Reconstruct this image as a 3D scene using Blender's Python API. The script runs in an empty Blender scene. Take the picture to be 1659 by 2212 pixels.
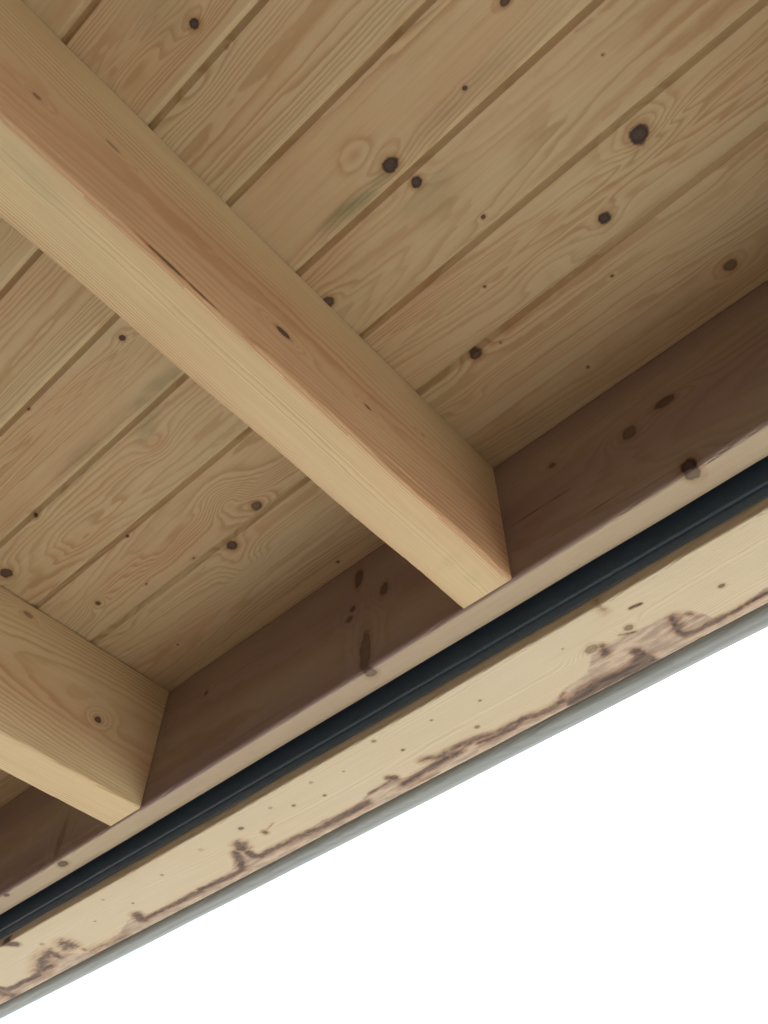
import bpy, math
import numpy as np
from mathutils import Matrix

S = bpy.context.scene
C = S.collection
rad = math.radians

# ------------------------------------------------------------------ camera
# X runs along the eave, Y points out of the porch, Z up; the lens is the origin
CAM = np.array([[7.42669567e-01, 6.69658047e-01, 1.17980268e-04],
                [-5.26214722e-01, 5.83695840e-01, -6.18382757e-01],
                [-4.14173854e-01, 4.59191971e-01, 7.85877059e-01]])   # rows: image right, image down, forward
cd = bpy.data.cameras.new('camera')
cam = bpy.data.objects.new('camera', cd)
C.objects.link(cam)
rt, dn, fw = [v / np.linalg.norm(v) for v in CAM]
fw = np.cross(rt, dn); fw /= np.linalg.norm(fw)
dn = np.cross(fw, rt)
m = Matrix.Identity(4)
for i in range(3):
    m[i][0], m[i][1], m[i][2] = rt[i], -dn[i], -fw[i]
cam.matrix_world = m
cd.sensor_fit = 'VERTICAL'
cd.sensor_height = 36.0
cd.lens = 36.0 * 1893.04 / 2212.0
cd.clip_start = 0.02
cd.clip_end = 2000
S.camera = cam

# ------------------------------------------------------------------ light
SUN_EL, SUN_AZ = rad(48), rad(25)
w = bpy.data.worlds.new('World'); S.world = w; w.use_nodes = True
nt = w.node_tree
sky = nt.nodes.new('ShaderNodeTexSky'); sky.sky_type = 'NISHITA'; sky.sun_disc = False
sky.sun_elevation = SUN_EL; sky.sun_rotation = SUN_AZ
sky.air_density = 1.0; sky.dust_density = 4.0; sky.ozone_density = 1.0
bg = nt.nodes['Background']; bg.inputs['Strength'].default_value = 0.15
nt.links.new(sky.outputs[0], bg.inputs['Color'])
sd = bpy.data.lights.new('sun', 'SUN'); sd.energy = 1.5; sd.angle = rad(14); sd.color = (1, 0.96, 0.9)
so = bpy.data.objects.new('sun', sd); C.objects.link(so)
so.rotation_euler = (rad(90) - SUN_EL, 0, math.pi - SUN_AZ)
S.view_settings.view_transform = 'Standard'; S.view_settings.look = 'None'
S.view_settings.gamma = 1; S.view_settings.exposure = 2.25
S.cycles.max_bounces = 10; S.cycles.diffuse_bounces = 7

# ------------------------------------------------------------------ node helpers
class NT:
    def __init__(s, name):
        s.m = bpy.data.materials.new(name); s.m.use_nodes = True
        s.t = s.m.node_tree; s.b = s.t.nodes['Principled BSDF']
    def n(s, kind, **kw):
        x = s.t.nodes.new(kind)
        for k, v in kw.items(): setattr(x, k, v)
        return x
    def put(s, sock, v):
        if isinstance(v, bpy.types.NodeSocket): s.t.links.new(v, sock)
        elif isinstance(v, (tuple, list)) and len(v) == 3 and sock.type == 'RGBA': sock.default_value = (*v, 1)
        else: sock.default_value = v
    def math(s, op, a, b=0.0, c=None, clamp=False):
        x = s.n('ShaderNodeMath', operation=op); x.use_clamp = clamp
        s.put(x.inputs[0], a); s.put(x.inputs[1], b)
        if c is not None: s.put(x.inputs[2], c)
        return x.outputs[0]
    def mix(s, f, a, b, mode='MIX'):
        x = s.n('ShaderNodeMix', data_type='RGBA', blend_type=mode)
        s.put(x.inputs[0], f); s.put(x.inputs[6], a); s.put(x.inputs[7], b)
        return x.outputs[2]
    def ramp(s, f, pts):
        x = s.n('ShaderNodeMapRange', interpolation_type='SMOOTHSTEP') if len(pts) == 2 else s.n('ShaderNodeFloatCurve')
        if len(pts) == 2:
            s.put(x.inputs[0], f)
            x.inputs[1].default_value, x.inputs[3].default_value = pts[0]
            x.inputs[2].default_value, x.inputs[4].default_value = pts[1]
            return x.outputs[0]
        s.put(x.inputs[1], f)
        cu = x.mapping.curves[0]
        while len(cu.points) < len(pts): cu.points.new(0.5, 0.5)
        for p, q in zip(cu.points, pts): p.location = q
        x.mapping.update()
        return x.outputs[0]
    def attr(s, name):
        return s.n('ShaderNodeAttribute', attribute_name=name)
    def noise(s, vec, scale, detail=2.0, rough=0.5):
        x = s.n('ShaderNodeTexNoise')
        s.put(x.inputs['Vector'], vec); x.inputs['Scale'].default_value = scale
        x.inputs['Detail'].default_value = detail; x.inputs['Roughness'].default_value = rough
        return x.outputs[0]
    def vmul(s, vec, sc):
        x = s.n('ShaderNodeVectorMath', operation='MULTIPLY'); s.put(x.inputs[0], vec); x.inputs[1].default_value = sc
        return x.outputs[0]

def wood(name, pale, pink, late, ring_amt=0.55, fibre=0.16, mottle=0.5, grey=0.0):
    """Softwood. Mesh attributes: wa = (ring phase, knot distance, blue stain, knot strength),
    wb = (heartwood or painted light tone, wane distance, board offset, bark)."""
    t = NT(name)
    a = t.attr('wa'); b = t.attr('wb')
    sa = t.n('ShaderNodeSeparateColor'); t.put(sa.inputs[0], a.outputs['Color'])
    sb = t.n('ShaderNodeSeparateColor'); t.put(sb.inputs[0], b.outputs['Color'])
    phase, kd, stain, kv = sa.outputs[0], sa.outputs[1], sa.outputs[2], a.outputs['Alpha']
    tone, wane, off, bark = sb.outputs[0], sb.outputs[1], sb.outputs[2], b.outputs['Alpha']
    tc = t.n('ShaderNodeTexCoord').outputs['Object']
    comb = t.n('ShaderNodeCombineXYZ'); t.put(comb.inputs[0], off); t.put(comb.inputs[1], t.math('MULTIPLY', off, 0.7)); t.put(comb.inputs[2], off)
    va = t.n('ShaderNodeVectorMath', operation='ADD'); t.put(va.inputs[0], tc); t.put(va.inputs[1], comb.outputs[0]); P = va.outputs[0]
    # mottling of the sapwood, drawn out along the grain
    low = t.noise(t.vmul(P, (2.6, 9, 9)), 1.0, 3, 0.55)
    low2 = t.noise(t.vmul(P, (6, 26, 26)), 1.0, 2, 0.5)
    tn = t.math('ADD', tone, t.math('MULTIPLY', t.math('SUBTRACT', low, 0.5), mottle * 3.0))
    tn = t.math('ADD', tn, t.math('MULTIPLY', t.math('SUBTRACT', low2, 0.5), mottle), clamp=True)
    col = t.mix(tn, pale, pink)
    # growth rings: a soft rise to the latewood then a sharp fall
    wob = t.noise(t.vmul(P, (22, 60, 60)), 1.0, 2, 0.5)
    ph = t.math('ADD', phase, t.math('MULTIPLY', wob, 0.7))
    fr = t.math('FRACT', ph)
    prof = t.ramp(fr, [(0, 0.35), (0.16, 0.0), (0.40, 0.08), (0.72, 0.62), (0.86, 0.9), (1.0, 0.35)])
    ringvar = t.noise(t.vmul(P, (3, 14, 14)), 1.0, 2, 0.5)
    amt = t.math('MULTIPLY', prof, t.ramp(ringvar, [(0.3, ring_amt * 0.35), (0.7, ring_amt)]))
    col = t.mix(amt, col, t.mix(1.0, col, late, 'MULTIPLY'))
    # fibres
    fb = t.noise(t.vmul(P, (14, 900, 900)), 1.0, 3, 0.6)
    fb2 = t.noise(t.vmul(P, (5, 170, 170)), 1.0, 3, 0.6)
    f = t.math('ADD', t.math('MULTIPLY', t.math('SUBTRACT', fb, 0.5), fibre), t.math('MULTIPLY', t.math('SUBTRACT', fb2, 0.5), fibre * 1.5))
    hs = t.n('ShaderNodeHueSaturation'); t.put(hs.inputs['Color'], col); t.put(hs.inputs['Value'], t.math('ADD', 1.0, f))
    col = hs.outputs[0]
    # blue stain
    sn = t.noise(t.vmul(P, (16, 60, 60)), 1.0, 3, 0.6)
    st = t.math('MULTIPLY', stain, t.ramp(sn, [(0.3, 0.35), (0.65, 1.0)]))
    col = t.mix(t.math('MINIMUM', st, 1.0), col, t.mix(1.0, col, (0.50, 0.62, 0.56), 'MULTIPLY'))
    # knots: kd = 1 at the knot's rim
    kn = t.noise(P, 260, 3, 0.6)
    kn2 = t.noise(P, 60, 3, 0.6)
    kn3 = t.noise(P, 150, 2, 0.5)
    k = t.math('ADD', kd, t.math('ADD', t.math('MULTIPLY', t.math('SUBTRACT', kn2, 0.5), 1.0), t.math('MULTIPLY', t.math('SUBTRACT', kn3, 0.5), 0.4)))
    halo = t.math('MULTIPLY', t.ramp(k, [(1.0, 1.0), (2.3, 0.0)]), t.math('MULTIPLY', kv, 0.55))
    col = t.mix(halo, col, t.mix(1.0, col, (0.66, 0.47, 0.30), 'MULTIPLY'))
    rim = t.math('MULTIPLY', t.ramp(k, [(0.85, 1.0), (1.30, 0.0)]), kv)
    core = t.mix(t.ramp(k, [(0.35, 0.0), (0.98, 1.0)]), (0.085, 0.058, 0.050), (0.045, 0.028, 0.021))
    core = t.mix(t.ramp(kn, [(0.35, 0.0), (0.8, 0.6)]), core, (0.03, 0.019, 0.014))
    col = t.mix(rim, col, core)
    # wane: pink inner bark with a dark ragged border (only where wane < 1)
    wn = t.noise(t.vmul(P, (30, 70, 70)), 1.0, 5, 0.68)
    wn2 = t.noise(t.vmul(P, (120, 420, 420)), 1.0, 3, 0.7)
    wd = t.math('ADD', wane, t.math('ADD', t.math('MULTIPLY', t.math('SUBTRACT', wn, 0.5), 2.3), t.math('MULTIPLY', t.math('SUBTRACT', wn2, 0.5), 0.7)))
    inside = t.ramp(wd, [(-0.30, 1.0), (0.50, 0.0)])
    bs = t.noise(t.vmul(P, (18, 90, 90)), 1.0, 4, 0.65)
    barkc = t.mix(t.ramp(bs, [(0.36, 0.0), (0.66, 1.0)]), (0.300, 0.222, 0.178), (0.53, 0.425, 0.320))
    col = t.mix(t.math('MULTIPLY', inside, 0.85), col, barkc)
    bn = t.noise(t.vmul(P, (55, 110, 110)), 1.0, 5, 0.72)
    bn2 = t.noise(t.vmul(P, (20, 160, 160)), 1.0, 4, 0.7)
    bf = t.math('ADD', bark, t.math('ADD', t.math('MULTIPLY', t.math('SUBTRACT', bn, 0.5), 0.9), t.math('MULTIPLY', t.math('SUBTRACT', bn2, 0.5), 0.6)))
    on = t.ramp(bark, [(0.02, 0.0), (0.25, 1.0)])
    bk = t.math('MULTIPLY', t.ramp(bf, [(0.30, 0.0), (0.66, 0.95)]), on)
    soak = t.math('MULTIPLY', t.ramp(t.math('ADD', bark, t.math('MULTIPLY', t.math('SUBTRACT', bn2, 0.5), 0.5)), [(0.0, 0.0), (0.55, 0.85)]), on)
    col = t.mix(soak, col, t.mix(1.0, col, (0.74, 0.58, 0.47), 'MULTIPLY'))
    col = t.mix(bk, col, t.mix(t.ramp(bn2, [(0.35, 0.0), (0.65, 1.0)]), (0.048, 0.033, 0.027), (0.165, 0.115, 0.090)))
    t.put(t.b.inputs['Base Color'], col)
    t.b.inputs['Roughness'].default_value = 0.62
    t.b.inputs['Specular IOR Level'].default_value = 0.25
    bp = t.n('ShaderNodeBump'); bp.inputs['Strength'].default_value = 0.25; bp.inputs['Distance'].default_value = 0.0006
    t.put(bp.inputs['Height'], t.math('ADD', t.math('MULTIPLY', fb2, 0.8), t.math('SUBTRACT', t.math('MULTIPLY', fb, 0.4), t.math('ADD', prof, t.math('ADD', rim, t.math('MULTIPLY', bk, 2.0))))))
    t.put(t.b.inputs['Normal'], bp.outputs[0])
    return t.m

M_CEIL = wood('pine_ceiling_boards', (0.520, 0.418, 0.250), (0.505, 0.352, 0.200), (0.70, 0.56, 0.41), 0.74, 0.19, 0.8)
M_RAFT = wood('spruce_rafter', (0.620, 0.500, 0.300), (0.500, 0.318, 0.182), (0.74, 0.62, 0.46), 0.85, 0.15, 0.26)
M_BEAM = wood('spruce_inner_beam', (0.465, 0.390, 0.270), (0.290, 0.210, 0.205), (0.76, 0.64, 0.52), 0.5, 0.10, 0.3)  # second colour is the dark mauve of the shaded inner face
M_OUT = wood('spruce_outer_beam', (0.580, 0.512, 0.372), (0.550, 0.460, 0.315), (0.80, 0.72, 0.58), 0.55, 0.10, 0.3)
M_GREY = wood('weathered_grey_board', (0.270, 0.300, 0.300), (0.235, 0.252, 0.255), (0.72, 0.72, 0.72), 0.5, 0.35, 0.25)

def plain(name, col, rough=0.5, metal=0.0, nscale=40, namt=0.12, spec=0.5, stretch=(1, 1, 1)):
    t = NT(name)
    tc = t.n('ShaderNodeTexCoord').outputs['Object']
    n = t.noise(t.vmul(tc, stretch), nscale, 4, 0.6)
    c2 = tuple(min(1, c * (1 + namt)) for c in col); c1 = tuple(c * (1 - namt) for c in col)
    t.put(t.b.inputs['Base Color'], t.mix(t.ramp(n, [(0.3, 0.0), (0.7, 1.0)]), c1, c2))
    t.put(t.b.inputs['Roughness'], t.math('ADD', rough - 0.06, t.math('MULTIPLY', n, 0.12)))
    t.b.inputs['Metallic'].default_value = metal
    t.b.inputs['Specular IOR Level'].default_value = spec
    return t.m
M_TRACK = plain('anthracite_powder_coat', (0.085, 0.130, 0.175), 0.5, 0.0, 300, 0.1, 0.6)
M_ROOF = plain('roof_felt', (0.06, 0.06, 0.065), 0.9, 0, 90, 0.25)
M_GROUND = plain('paving_and_lawn', (0.345, 0.340, 0.300), 0.9, 0, 1.5, 0.18)
M_WALL = plain('house_timber_cladding', (0.085, 0.065, 0.055), 0.8, 0, 6, 0.15)
M_DECK = plain('dark_added_deck', (0.10, 0.085, 0.075), 0.8, 0, 30, 0.2, 0.5, (1, 12, 1))

# ------------------------------------------------------------------ wood figure (numpy)
def wav(seed, n=6, lo=1.0, hi=8.0):
    r = np.random.RandomState(seed)
    f = r.uniform(lo, hi, n); p = r.uniform(0, 6.28, n); a = 1 / np.sqrt(f / lo); a /= np.sqrt((a * a).sum() / 2)
    return lambda x: sum(a[i] * np.sin(f[i] * x + p[i]) for i in range(n))

def figure(P, seed, pith, gap, knots=(), whorls=(), rough=1.0, wz_amp=0.010, wy_amp=0.006):
    """ring phase for points P (n,3) in a timber whose length is X. pith=(y,z) of the log's heart relative to the timber,
    knots = (x, y, z, r, ex, ey, ez, strength) with stretches, whorls = (x, y, z, sx, sy, sz, amp in rings)."""
    x, y, z = P[:, 0], P[:, 1], P[:, 2]
    w1, w2, w3 = wav(seed, 5, 1.2, 6), wav(seed + 1, 5, 1.0, 5), wav(seed + 2, 6, 5, 18)
    w4 = wav(seed + 3, 5, 25, 90)
    py = pith[0] + wy_amp * w1(x) + 0.0004 * rough * w3(x)
    pz = pith[1] + wz_amp * w2(x) + 0.0005 * rough * w3(x + 7)
    r = np.hypot(y - py, z - pz)
    ang = np.arctan2(z - pz, y - py)
    r = r + 0.00022 * rough * w4(x * 0.35 + ang * 0.4) + 0.0007 * rough * wav(seed + 9, 4, 3, 9)(ang * 2.2 + x)
    ph = r / gap
    ph = ph + 0.9 * wav(seed + 5, 4, 60, 260)(r)          # uneven ring widths
    kd = np.full(len(x), 9.0); kv = np.zeros(len(x))
    for (kx, ky, kz, kr, ex, ey, ez, s) in knots:
        dx, dy, dz = (x - kx), (y - ky), (z - kz)
        q = (dx / (3.4 * kr * ex)) ** 2 + (dy / (2.3 * kr * ey)) ** 2 + (dz / (2.3 * kr * ez)) ** 2
        ph = ph + np.exp(-q) * min(kr / gap * 1.5, 3.6) * (1 if (int(kx * 1e3) % 2) else -1)
        d = np.sqrt((dx / ex) ** 2 + (dy / ey) ** 2 + (dz / ez) ** 2) / kr
        # weaker knots only where they are the nearest
        near = d < kd
        kv = np.where(near, s, kv); kd = np.where(near, d, kd)
    for (kx, ky, kz, sx, sy, sz, am) in whorls:
        q = ((x - kx) / sx) ** 2 + ((y - ky) / sy) ** 2 + ((z - kz) / sz) ** 2
        ph = ph + np.exp(-q) * am
    return ph, np.minimum(kd, 9), kv

def blob(P, items, seed=3):
    """soft patches: (x, y, z, sx, sy, sz, shear dy/dx, strength)"""
    out = np.zeros(len(P))
    for (bx, by, bz, sx, sy, sz, sh, s) in items:
        dx = P[:, 0] - bx
        q = (dx / sx) ** 2 + ((P[:, 1] - by - sh * dx) / sy) ** 2 + ((P[:, 2] - bz) / sz) ** 2
        out = np.maximum(out, s * np.exp(-q ** 1.6))
    return out

def link_mesh(name, verts, faces_arr, mat, parent=None, wa=None, wb=None, caps=(), smooth=False):
    me = bpy.data.meshes.new(name)
    nq = len(faces_arr)
    nl = nq * 4 + sum(len(c) for c in caps)
    me.vertices.add(len(verts)); me.vertices.foreach_set('co', np.asarray(verts, np.float32).ravel())
    me.loops.add(nl)
    li = np.concatenate([np.asarray(faces_arr, np.int32).ravel()] + [np.asarray(c, np.int32) for c in caps])
    me.loops.foreach_set('vertex_index', li.astype(np.int32))
    me.polygons.add(nq + len(caps))
    st = list(range(0, nq * 4, 4)); k = nq * 4
    for c in caps: st.append(k); k += len(c)
    me.polygons.foreach_set('loop_start', np.array(st, np.int32))
    me.update(calc_edges=True)
    for nm, arr in (('wa', wa), ('wb', wb)):
        if arr is not None:
            at = me.attributes.new(nm, 'FLOAT_COLOR', 'POINT')
            at.data.foreach_set('color', np.asarray(arr, np.float32).ravel())
    me.validate()
    me.polygons.foreach_set('use_smooth', [smooth] * len(me.polygons))
    me.materials.append(mat)
    o = bpy.data.objects.new(name, me); C.objects.link(o)
    if parent: o.parent = parent
    return o

def sweep(xs, prof):
    """closed tube along X: prof (m,2) of (y,z), returns verts, quads, caps"""
    prof = np.asarray(prof); m_, n_ = len(prof), len(xs)
    V = np.empty((n_, m_, 3)); V[:, :, 0] = np.asarray(xs)[:, None]; V[:, :, 1] = prof[None, :, 0]; V[:, :, 2] = prof[None, :, 1]
    i, j = np.meshgrid(np.arange(n_ - 1), np.arange(m_), indexing='ij'); j2 = (j + 1) % m_
    F = np.stack([i * m_ + j, (i + 1) * m_ + j, (i + 1) * m_ + j2, i * m_ + j2], -1).reshape(-1, 4)
    caps = [np.arange(m_), ((n_ - 1) * m_ + np.arange(m_))[::-1]]
    return V.reshape(-1, 3), F, caps

def seg(a, b, step):
    n = max(1, int(round(math.dist(a, b) / step)))
    return [(a[0] + (b[0] - a[0]) * t / n, a[1] + (b[1] - a[1]) * t / n) for t in range(n)]

def round_rect(y0, y1, z0, z1, radii, steps):
    """profile from (y0,z0) corner round by bottom, y1 side, top, y0 side. radii: (y0z0, y1z0, y1z1, y0z1); steps per side"""
    cs = [(y0, z0, 1, 1, radii[0]), (y1, z0, -1, 1, radii[1]), (y1, z1, -1, -1, radii[2]), (y0, z1, 1, -1, radii[3])]
    arcs = []
    a0 = [math.pi, 1.5 * math.pi, 0, 0.5 * math.pi]
    for (cy, cz, sy, sz, r), a in zip(cs, a0):
        oy, oz = cy + sy * r, cz + sz * r
        k = max(3, int(r / 0.0012))
        arcs.append([(oy + r * math.cos(a + t * math.pi / 2 / k), oz + r * math.sin(a + t * math.pi / 2 / k)) for t in range(k + 1)])
    out = []
    for q in range(4):
        out += arcs[q][:-1]
        out += seg(arcs[q][-1], arcs[(q + 1) % 4][0], steps[q])
    return out

def xrange(lo, fine0, fine1, hi, step, coarse=0.06):
    a = np.arange(lo, fine0, coarse); b = np.arange(fine0, fine1, step); c = np.arange(fine1, hi + 1e-6, coarse)
    return np.unique(np.round(np.concatenate([a, b, c, [hi]]), 5))

# ------------------------------------------------------------------ the place
GZ = -1.20                     # ground
H = 1.06                       # underside of the ceiling boards
RD, RW = 0.2423, 0.0796        # rafter depth and width
YA = 0.6661                    # inner face of the inner beam
ZB = 0.780                     # underside of the outer beam
X0, X1 = -5.0, 4.2
YH = -2.3                      # house wall

def box(name, lo, hi, mat, parent=None, kind=None):
    v = [(x, y, z) for x in (lo[0], hi[0]) for y in (lo[1], hi[1]) for z in (lo[2], hi[2])]
    f = [(0, 1, 3, 2), (4, 6, 7, 5), (0, 4, 5, 1), (2, 3, 7, 6), (0, 2, 6, 4), (1, 5, 7, 3)]
    o = link_mesh(name, v, f, mat, parent)
    if kind: o['kind'] = kind
    return o

g = link_mesh('ground', [(-400, -400, GZ), (400, -400, GZ), (400, 400, GZ), (-400, 400, GZ)], [(0, 1, 2, 3)], M_GROUND)
g['kind'] = 'structure'

dk = box('added_deck', (X0, YH, GZ + 0.004), (X1, 0.95, GZ + 0.14), M_DECK)  # unseen dark floor added to cut light bounced onto the inner beam
dk['kind'] = 'structure'
hw = box('house_wall', (-7, YH - 0.3, GZ), (7, YH, H + 0.5), M_WALL)
hw['label'] = 'dark clad house wall behind the porch'; hw['kind'] = 'thing'; hw['category'] = 'wall'

def tag(o, label, cat, group=None):
    o['label'] = label; o['category'] = cat; o['kind'] = 'thing'
    if group: o['group'] = group
roof = None

# --- ceiling: tongue and groove boards with V joints, one closed mesh
joints = [-0.0965 + 0.1185 * i for i in range(-19, 5)] + [0.4938]
joints = [j for j in joints if j > YH + 0.02]
ys, zs, bid, marks = [], [], [], []
edges = [YH + 0.002] + joints + [0.728]
for b_ in range(len(edges) - 1):
    a, c = edges[b_], edges[b_ + 1]
    fine = c > -0.30
    st = 0.0027 if fine else 0.02
    lo = a + 0.0068 if b_ else a
    hi = c - 0.0066 if b_ < len(edges) - 2 else c
    if b_:
        for y_, z_ in ((a - 0.0004, 0.0064),): ys.append(y_); zs.append(H + z_); bid.append(b_)
    n = max(2, int((hi - lo) / st))
    for t in range(n + 1): ys.append(lo + (hi - lo) * t / n); zs.append(H); bid.append(b_)
    if b_ < len(edges) - 2:
        for y_, z_ in ((c - 0.0012, 0.0060),): ys.append(y_); zs.append(H + z_); bid.append(b_)
prof = list(zip(ys, zs)) + [(0.728, H + 0.024), (YH + 0.002, H + 0.024)]
bid = np.array(bid + [bid[-1], bid[0]])
# (x mm, y mm, r mm, strength)
CK = [(-264, -10, 5.4, 1), (-255, 26, 3.0, .9), (-206, 239, 8.6, 1), (-196, 275, 6.4, 1), (-89, 233, 2.6, 1), (-163, 361, 2.6, .9), (-217, 433, 2.0, .9),
      (29, 406, 10.5, 1), (-54, 461, 7.4, 1), (30, 618, 7.5, .72), (-88, 530, 2.2, .8), (44, 308, 1.8, .7), (-4, 195, 5, .9), (-284, 499, 8.5, .9),
      (-380, 314, 7.0, .85), (-250, 510, 2.2, .6), (-184, 619, 2.2, .7), (-620, 167, 4.2, .95), (-807, 146, 2.8, .85), (-963, 262, 6.0, .95),
      (-1101, 301, 9.5, .9), (-891, 385, 2.8, .9), (-1045, 443, 4.2, .85), (-695, 481, 8.5, .8), (-783, 507, 8.5, .95), (-950, 469, 2.0, .9),
      (-682, 646, 2.4, .9), (-1024, 597, 2.0, .7), (-849, 485, 2.0, .8), (-595, -12, 2.6, .7),
      (-480, -130, 6, .9), (-120, -60, 2, .7), (250, 320, 5, .9), (420, 480, 8, .9), (330, 180, 7, .9), (-1500, 330, 8, .9), (-1420, 180, 6, .9), (600, 90, 7, .9)]
CW = [(-230, 203, 24, 16, 1.6), (-722, 441, 42, 26, 6.5), (-800, 549, 40, 22, 4.2), (-719, 306, 34, 19, 2.6), (-351, -29, 60, 26, 3.0), (-310, 30, 40, 25, 1.6),
      (-1046, 442, 22, 14, 1.8), (-341, 553, 30, 17, 1.5), (-952, 330, 50, 24, -2.4), (-31, 450, 70, 30, 0.7), (44, 545, 60, 30, 1.5), (-1059, 500, 45, 24, 1.6),
      (-148, 471, 35, 22, 1.3), (-880, 440, 45, 22, -2.0), (40, 400, 30, 20, 1.2)]
xs = xrange(X0, -1.62, 0.36, X1, 0.0028)
V, F, caps = sweep(xs, prof)
bb = np.tile(bid, len(xs))
ph = np.zeros(len(V)); kd = np.full(len(V), 9.0); kv = np.zeros(len(V)); tone = np.zeros(len(V)); off = np.zeros(len(V))
rs = np.random.RandomState(11)
for b_ in range(len(edges) - 1):
    a, c = edges[b_], edges[b_ + 1]; mid = (a + c) / 2
    sel = np.where(bb == b_)[0]
    P = V[sel].copy()
    py = mid + rs.uniform(-0.035, 0.035); pz = H + rs.uniform(0.03, 0.065); gap = rs.uniform(0.0046, 0.0078); tb = rs.uniform(0.12, 0.5)
    kn = [(x / 1e3, y / 1e3, H, r / 1e3, 1.08, 0.95, 1, s) for (x, y, r, s) in CK if a - 0.012 < y / 1e3 < c + 0.004]
    wh = [(x / 1e3, y / 1e3, H, sx / 1e3, sy / 1e3, 1, am) for (x, y, sx, sy, am) in CW if a < y / 1e3 < c]
    p_, k_, v_ = figure(P, 40 + 7 * b_, (py, pz), gap, kn, wh, 1.5, 0.011, 0.008)
    ph[sel], kd[sel], kv[sel] = p_, k_, v_
    tone[sel] = np.where(V[sel, 1] > c - 0.0068, -0.6, tb); off[sel] = b_ * 3.17  # outward-facing chamfer toned paler to paint in its lit strip
# heartwood patches and blue stain seen on single boards
tone += blob(V, [(-.300, .375, H, .085, .035, 1, 0.05, .55), (-.719, .306, H, .022, .012, 1, 0, .8), (-.93, .36, H, .10, .020, 1, .3, .5), (-.36, .24, H, .09, .05, 1, 0, .45),
                 (-.25, .50, H, .05, .022, 1, 0, .45), (-.36, -.02, H, .05, .03, 1, 0, .4), (-.90, .435, H, .12, .03, 1, 0, .35), (-.98, .56, H, .12, .05, 1, 0, .4), (-.03, .43, H, .02, .008, 1, 1.2, .5)])
stain = blob(V, [(-.279, .245, H, .045, .010, 1, 0.05, .95), (-.225, .243, H, .022, .008, 1, 0, .7), (-.657, .244, H, .060, .012, 1, 0.05, .8), (-.783, .243, H, .09, .012, 1, 0, .5),
                 (-.19, .300, H, .05, .025, 1, 0, .35), (-.10, .238, H, .09, .008, 1, 0, .35), (-.285, -.035, H, .03, .03, 1, .3, .3), (-.70, .275, H, .045, .012, 1, -.3, .5)])
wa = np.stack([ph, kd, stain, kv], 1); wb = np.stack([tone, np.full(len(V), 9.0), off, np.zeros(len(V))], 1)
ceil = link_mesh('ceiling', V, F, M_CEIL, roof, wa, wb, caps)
tag(ceil, 'knotty pale pine board ceiling with V grooves above the rafters', 'ceiling')

rc = box('roof_covering', (X0, YH + 0.002, H + 0.026), (X1, 0.9545, H + 0.075), M_ROOF)
tag(rc, 'dark felt roof covering lying on top of the ceiling boards', 'roof covering')

# --- timbers: built with their length on local X
def timber(name, length, W, D, radii, steps, mat, seed, pith, gap, fine, step=0.0027, knots=(), whorls=(), tonef=None, stainb=(), wanef=None, barkf=None, rough=1.0, coarse=0.06):
    pr = round_rect(0, W, 0, D, radii, steps)
    xs = xrange(0, fine[0], fine[1], length, step, coarse)
    V, F, caps = sweep(xs, pr)
    p_, k_, v_ = figure(V, seed, pith, gap, knots, whorls, rough)
    n = len(V)
    X_ = V[:, 0]
    wob_, nick = wav(seed + 31, 6, 3, 30), wav(seed + 33, 9, 30, 240)
    near_y = np.minimum(V[:, 1], W - V[:, 1]); low = np.clip(1 - V[:, 2] / 0.007, 0, 1) * np.clip(1 - near_y / 0.007, 0, 1)
    V = V.copy()
    V[:, 2] += np.clip(nick(X_ + V[:, 1] * 9) - 0.55, 0, 3) * 0.0011 * low
    V[:, 1] += 0.0004 * wob_(X_) * (V[:, 2] < 0.02)
    tone = tonef(V) if tonef else np.full(n, 0.3)
    st = blob(V, stainb) if stainb else np.zeros(n)
    wn = wanef(V) if wanef else np.full(n, 9.0)
    bk = barkf(V) if barkf else np.zeros(n)
    wa = np.stack([p_, k_, st, v_], 1); wb = np.stack([tone, wn, np.full(n, seed * 1.7), bk], 1)
    return link_mesh(name, V, F, mat, roof, wa, wb, caps)

# rafters: local X = distance inward from the beam, local Y = +X world ; origin at beam end, lower left corner
def place_rafter(o, xw):      # xw = world x of its right face
    o.matrix_local = Matrix(((0, 1, 0, xw - RW), (-1, 0, 0, YA - 0.0012), (0, 0, 1, H - 0.0014 - RD), (0, 0, 0, 1)))
RL = YA - YH - 0.003
def lx(yw): return YA - yw          # world y -> local x
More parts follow.
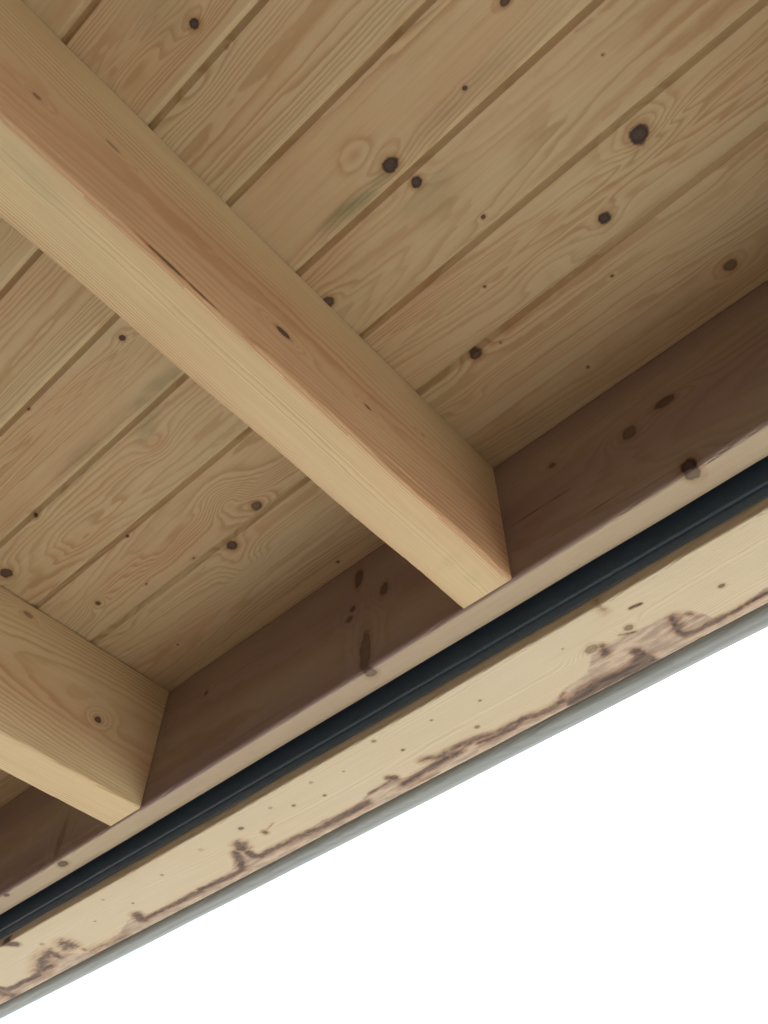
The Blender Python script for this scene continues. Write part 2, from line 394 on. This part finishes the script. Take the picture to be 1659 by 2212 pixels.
# a rafter's side knots are given as (world y mm, world z mm)
def rk(lst): return [(lx(y / 1e3), RW, z / 1e3 - (H - RD), r / 1e3, ex, 0.5, ez, s) for (y, z, r, ex, ez, s) in lst]
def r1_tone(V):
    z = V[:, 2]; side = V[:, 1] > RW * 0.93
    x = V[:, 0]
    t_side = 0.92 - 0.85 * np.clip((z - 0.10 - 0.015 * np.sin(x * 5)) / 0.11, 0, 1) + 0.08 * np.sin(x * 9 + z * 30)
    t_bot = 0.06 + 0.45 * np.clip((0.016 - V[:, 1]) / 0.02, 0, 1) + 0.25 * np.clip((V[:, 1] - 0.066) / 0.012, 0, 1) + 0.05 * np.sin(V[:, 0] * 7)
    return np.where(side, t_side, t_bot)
r1 = timber('rafter', RL, RW, RD, (0.003, 0.0035, 0.002, 0.002), (0.0022, 0.0028, 0.04, 0.02), M_RAFT, 101, (-0.20, 0.10), 0.0024, (0, 1.05), 0.0026,
            knots=rk([(257, 892, 6.5, 1.5, .8, .95), (395, 902, 3.2, 1.9, .7, .95), (-68, 901, 3.5, 1.3, 1, .6), (8, 942, 3.5, 2.4, .8, .45), (500, 960, 2, 2, 1, .4)])
                  + [(lx(.112), RW, 0.0035, 0.0016, 16, 2, 1.2, .85), (lx(.150), RW, 0.0030, 0.0013, 18, 2, 1.0, .8)],
            whorls=[(0.33, 0.002, 0, 0.022, 0.014, 0.03, 2.2), (0.20, 0.004, 0, 0.05, 0.016, 0.03, -1.8), (0.115, 0.004, 0, 0.05, 0.014, 0.03, 1.6), (0.42, 0.0, 0, 0.035, 0.013, 0.03, 1.4)],
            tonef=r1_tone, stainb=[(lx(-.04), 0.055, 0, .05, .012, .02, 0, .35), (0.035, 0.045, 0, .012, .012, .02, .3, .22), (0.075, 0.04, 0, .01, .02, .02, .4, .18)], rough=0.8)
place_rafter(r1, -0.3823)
tag(r1, 'long rafter crossing the middle, pale underside and reddish right face', 'rafter', 'rafters under the board ceiling')
def r2_tone(V):
    z = V[:, 2]; side = V[:, 1] > RW * 0.93; x = V[:, 0]
    t_side = 0.12 + 0.55 * np.clip(1 - np.abs(z - 0.085 - 0.10 * (x - 0.1)) / 0.06, 0, 1)
    return np.where(side, t_side, 0.0)
r2 = timber('rafter', RL, RW, RD, (0.003, 0.0035, 0.002, 0.002), (0.004, 0.0028, 0.04, 0.02), M_RAFT, 131, (-0.16, 0.13), 0.0030, (0, 0.5), 0.003,
            knots=rk([(549, 926, 5.2, 1.1, 1, .9), (372, 1038, 5, 1.8, .8, .5)]),
            whorls=[(lx(.555), RW, .926 - (H - RD) + 0.012, 0.03, 0.05, 0.02, 1.8)], tonef=r2_tone, rough=0.8)
place_rafter(r2, -1.1296)
tag(r2, 'rafter at the lower left with one round knot on its right face', 'rafter', 'rafters under the board ceiling')
# the rafters beyond the frame
for k, xw in enumerate((-1.877, 0.365)):
    o = r2.copy(); C.objects.link(o); place_rafter(o, xw)
    tag(o, ('rafter beyond the left edge, next after the one with the round knot', 'rafter beyond the right edge, over the widest stretch of boards')[k], 'rafter', 'rafters under the board ceiling')

# inner beam (local = world offset)
AX = X0; AW, AD = 0.0555, H - 0.0014 - 0.8165
AZ = 0.8165
def beam_knots(lst): return [(x / 1e3 - AX, 0.0, z / 1e3 - AZ, r / 1e3, ex, 1.5, ez, s) for (x, z, r, ex, ez, s) in lst]
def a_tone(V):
    return np.where(V[:, 2] < np.where(V[:, 1] > 0.0045, 0.028, -1), 0.10, 0.75 + 0.15 * np.sin(V[:, 2] * 40 + V[:, 0] * 2))  # shade put into the tone: inner face and chamfer darker, underside paler
beamA = timber('inner_beam', X1 - X0, AW, AD, (0.0062, 0.027, 0.002, 0.002), (0.0024, 0.02, 0.02, 0.0032), M_BEAM, 151, (0.30, 0.06), 0.0036,
               (-1.62 - AX, 0.05 - AX), 0.0029,
               knots=beam_knots([(-654, 1016, 9, .85, 1.9, .7), (-600, 954, 8, .9, 1.5, .65), (-665, 956, 5, 1, 1, .7), (-671, 938, 5, 1.1, 1, .6), (-637, 850, 10.5, .85, 3.4, .55),
                                 (-122, 958, 9, 1.5, .9, .7), (-178, 944, 9, 1.1, 1.1, .6), (-129, 826, 9.5, 1, 1.2, 1), (-291, 980, 5, 1.1, 1, .6),
                                 (-1011, 987, 3.8, 1, 1, .7), (-336, 913, 1.4, 16, 1, .5), (-295, 912, 1.3, 14, 1, .45), (-242, 849, 1.3, 18, 1, .5), (-1370, 860, 9, .9, 4, .35)])
               + [(-0.634 - AX, 0.007, 0, 0.0085, 1, 1, 2, .62), (-1.363 - AX, 0.014, 0, 0.008, 1.2, .9, 2, .8), (-1.527 - AX, 0.009, 0, 0.004, 1.5, .9, 2, .8), (-.13 - AX, .006, 0, .0085, 1, 1, 2, .7)],
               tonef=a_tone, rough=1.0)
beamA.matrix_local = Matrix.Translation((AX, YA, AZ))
tag(beamA, 'shaded brown inner beam that both rafters butt into', 'beam')

# outer beam: pale underside with a ragged waney strip along its outer edge
BY0, BY1 = 0.7420, 0.8822
BW = BY1 - BY0
WANE = [(-1900, 850), (-1770, 832), (-1759, 856), (-1667, 845), (-1614, 817), (-1577, 812), (-1556, 844), (-1521, 871), (-1430, 861), (-1377, 840), (-1342, 839), (-1305, 861),
        (-1231, 852), (-1110, 851), (-1067, 822), (-1039, 848), (-960, 855), (-890, 847), (-841, 858), (-788, 843), (-741, 843), (-708, 857), (-675, 850), (-605, 839),
        (-563, 849), (-511, 855), (-471, 864), (-429, 843), (-393, 839), (-370, 815), (-327, 808), (-287, 815), (-261, 814), (-229, 830), (-218, 857), (-183, 862), (-143, 855), (0, 850)]
_wx = np.array([a for a, _ in WANE]) / 1e3; _wy = np.array([b for _, b in WANE]) / 1e3
def b_wane(V):
    xw, yw = V[:, 0] + X0, V[:, 1] + BY0
    d = (np.interp(xw, _wx, _wy) - yw) / 0.0065
    d = np.where(V[:, 2] > 0.004, 9.0, d)
    return np.clip(d, -9, 9)
# dark bark marks on the underside: polylines in mm, half width in mm, strength
STROKES = [([(-435, 871), (-393, 867), (-341, 872), (-325, 863)], 5.4, 0.95),
           ([(-323, 843), (-319, 858), (-316, 880)], 2.7, 0.9),
           ([(-326, 854), (-325, 878)], 2.0, 0.8),
           ([(-256, 821), (-263, 847), (-259, 861), (-244, 864), (-226, 864), (-196, 865), (-164, 863), (-147, 863)], 2.1, 0.75),
           ([(-254, 823), (-261, 846)], 4.2, 0.6),
           ([(-349, 808), (-354, 823)], 2.9, 0.7),
           ([(-239, 826), (-232, 840)], 1.9, 0.5),
           ([(-322, 805), (-304, 813)], 0.9, 0.6),
           ([(-590, 848), (-558, 858), (-511, 857), (-485, 864), (-463, 864), (-446, 861)], 4.1, 0.6),
           ([(-677, 834), (-656, 844), (-611, 844), (-590, 848)], 4.0, 0.6),
           ([(-286, 773), (-272, 775)], 0.8, 0.95),
           ([(-314, 740), (-312, 758)], 3.0, 0.42),
           ([(-877, 861), (-846, 859), (-811, 860)], 3.7, 0.75),
           ([(-790, 844), (-742, 841)], 1.4, 0.65),
           ([(-743, 834), (-737, 842)], 3.0, 0.65),
           ([(-736, 860), (-711, 858), (-681, 857), (-653, 855), (-622, 856)], 3.2, 0.75),
           ([(-620, 853), (-599, 850)], 1.9, 0.6),
           ([(-590, 858), (-569, 862), (-538, 864), (-516, 859), (-501, 858)], 2.9, 0.65),
           ([(-498, 865), (-470, 866), (-452, 864), (-438, 867)], 2.9, 0.6),
           ([(-450, 856), (-440, 851)], 1.7, 0.6),
           ([(-617, 884), (-566, 885)], 1.7, 0.55),
           ([(-734, 873), (-681, 873)], 1.8, 0.45),
           ([(-1041, 806), (-1045, 817)], 6.0, 0.7),
           ([(-1064, 819), (-1077, 841), (-1094, 861)], 4.1, 0.75),
           ([(-1100, 862), (-1133, 862), (-1168, 859), (-1196, 856)], 2.6, 0.85),
           ([(-1200, 860), (-1243, 859), (-1288, 858), (-1324, 857), (-1342, 856)], 3.3, 0.75),
           ([(-1049, 832), (-1049, 846), (-1041, 853), (-1012, 852)], 3.3, 0.85),
           ([(-1012, 852), (-987, 855), (-964, 855), (-942, 856), (-916, 860), (-879, 861), (-844, 862), (-811, 861)], 3.8, 0.7),
           ([(-1346, 837), (-1352, 856)], 4.9, 0.8),
           ([(-985, 807), (-986, 813)], 2.4, 0.6),
           ([(-975, 807), (-957, 801)], 1.0, 0.45),
           ([(-1530, 811), (-1526, 821), (-1542, 828), (-1525, 825)], 7.8, 0.65),
           ([(-1521, 832), (-1522, 836)], 2.9, 0.6),
           ([(-1521, 849), (-1523, 855)], 2.4, 0.6),
           ([(-1582, 816), (-1611, 823), (-1645, 843), (-1661, 850)], 10.0, 0.6),
           ([(-1577, 816), (-1581, 838)], 4.0, 0.7),
           ([(-1648, 848), (-1624, 849)], 5.6, 0.7),
           ([(-1674, 855), (-1693, 856), (-1721, 852), (-1750, 854), (-1772, 851), (-1778, 837)], 3.2, 0.9),
           ([(-1614, 739), (-1600, 755)], 4.0, 0.98),
           ([(-1796, 849), (-1790, 872)], 9.4, 0.6),
           ([(-1517, 866), (-1492, 865), (-1454, 871), (-1419, 872)], 6.9, 0.45)]

def b_bark(V):
    xw, yw = (V[:, 0] + X0) * 1e3, (V[:, 1] + BY0) * 1e3
    out = np.zeros(len(V))
    for pts, wd, sg in STROKES:
        d = np.full(len(V), 99.0)
        for (ax, ay), (bx, by) in zip(pts[:-1], pts[1:]):
            ll = (bx - ax) ** 2 + (by - ay) ** 2 + 1e-6
            t_ = np.clip(((xw - ax) * (bx - ax) + (yw - ay) * (by - ay)) / ll, 0, 1)
            d = np.minimum(d, np.hypot((xw - ax - t_ * (bx - ax)) * 0.8, yw - ay - t_ * (by - ay)))
        out = np.maximum(out, sg * np.clip(1.0 - 0.5 * d / (wd * 1.9 + 1.0), 0, 1) ** 1.15)
    return np.where(V[:, 2] < 0.012, out, 0.0)
BK = [(-183, 815, 3.4, .75), (-306, 801, 5.0, .6), (-363, 802, 7.6, .55), (-533, 786, 2.2, .6), (-609, 774, 2.2, .6), (-571, 828, 3, .6), (-683, 798, 2.8, .7), (-700, 755, 3, .55),
      (-782, 778, 1.7, .6), (-837, 766, 3, .4), (-845, 803, 2.6, .75), (-899, 790, 2.8, .6), (-1006, 777, 4.0, .75), (-984, 810, 3, .5), (-1049, 816, 6.5, .75), (-737, 839, 5.5, .65),
      (-1208, 782, 2.6, .5), (-1348, 766, 2.2, .5), (-1319, 808, 2.4, .6), (-1420, 802, 2.4, .5), (-1563, 788, 4, .4), (-930, 770, 3, .35), (-1100, 775, 4, .2), (-390, 777, 2, .4)]
beamB = timber('outer_beam', X1 - X0, BW, 0.25, (0.0025, 0.006, 0.002, 0.002), (0.0024, 0.03, 0.03, 0.004), M_OUT, 171, (-0.11, 0.03), 0.0034,
               (-1.80 - X0, 0.02 - X0), 0.0027,
               knots=[(x / 1e3 - X0, y / 1e3 - BY0, 0, r / 1e3, 1.15, .9, 1, s) for (x, y, r, s) in BK],
               whorls=[(-.363 - X0, .80 - BY0, 0, .03, .02, 1, 1.6), (-.64 - X0, .80 - BY0, 0, .14, .03, 1, 1.8), (-1.35 - X0, .80 - BY0, 0, .16, .03, 1, 1.8)],
               tonef=lambda V: np.where(V[:, 1] < 0.0008, 0.9, 0.20 + 0.35 * np.clip((V[:, 1] - 0.10) / 0.04, 0, 1)), wanef=b_wane, barkf=b_bark, rough=0.9)
beamB.matrix_local = Matrix.Translation((X0, BY0, ZB))
tag(beamB, 'pale outer beam with small knots and dark ragged bark stain along its edge', 'beam')

# weathered grey board outside it
FY = BY1 + 0.0215
fas = timber('fascia_board', X1 - X0, 0.0499, 0.29, (0.010, 0.032, 0.002, 0.002), (0.004, 0.03, 0.03, 0.02), M_GREY, 191, (0.06, 0.3), 0.0025,
             (-1.85 - X0, 0.05 - X0), 0.005, rough=1.2)
fas.matrix_local = Matrix.Translation((X0, FY, 0.7930))
tag(fas, 'weathered grey outermost board between the stained beam and the white sky', 'fascia board')

# metal track in the slot between the beams
ya, yb = 0.7225, 0.7408
def strip_profile(pts, t):
    """thicken an open polyline (y,z) into a closed profile"""
    P = np.array(pts); d = np.gradient(P, axis=0); d /= np.linalg.norm(d, axis=1)[:, None]
    n = np.stack([-d[:, 1], d[:, 0]], 1) * t
    return np.concatenate([P, (P + n)[::-1]])
tr = bpy.data.objects.new('metal_track', None); C.objects.link(tr)
tag(tr, 'blue black metal track in the slot between the two beams', 'metal track')
def extr(name, prof, mat, parent):
    xs = np.linspace(X0, X1, 30)
    V, F, caps = sweep(xs, prof)
    return link_mesh(name, V, F, mat, parent, caps=caps)
extr('channel', [(ya, 0.838), (ya + 0.002, 0.838), (ya + 0.002, 0.872), (yb - 0.0022, 0.872), (yb - 0.0022, 0.7958), (yb, 0.7958), (yb, 0.8742), (ya, 0.8742)], M_TRACK, tr)
def bead(yc, zc, r):
    return [(yc + r * math.cos(a), zc + r * math.sin(a)) for a in np.linspace(0, 2 * math.pi, 13)[:-1]]
extr('bead', bead(yb - 0.0042, 0.8120, 0.0026), M_TRACK, tr)

# posts carrying the outer beam, beyond the frame
for xp in (X0 + 0.15, X1 - 0.15):
    o = box('post', (xp - 0.07, BY0 + 0.002, GZ + 0.14), (xp + 0.07, BY1 - 0.002, ZB - 0.001), M_WALL)
    tag(o, 'square timber post under the %s end of the outer beam' % ('left' if xp < 0 else 'right'), 'post', 'porch posts')
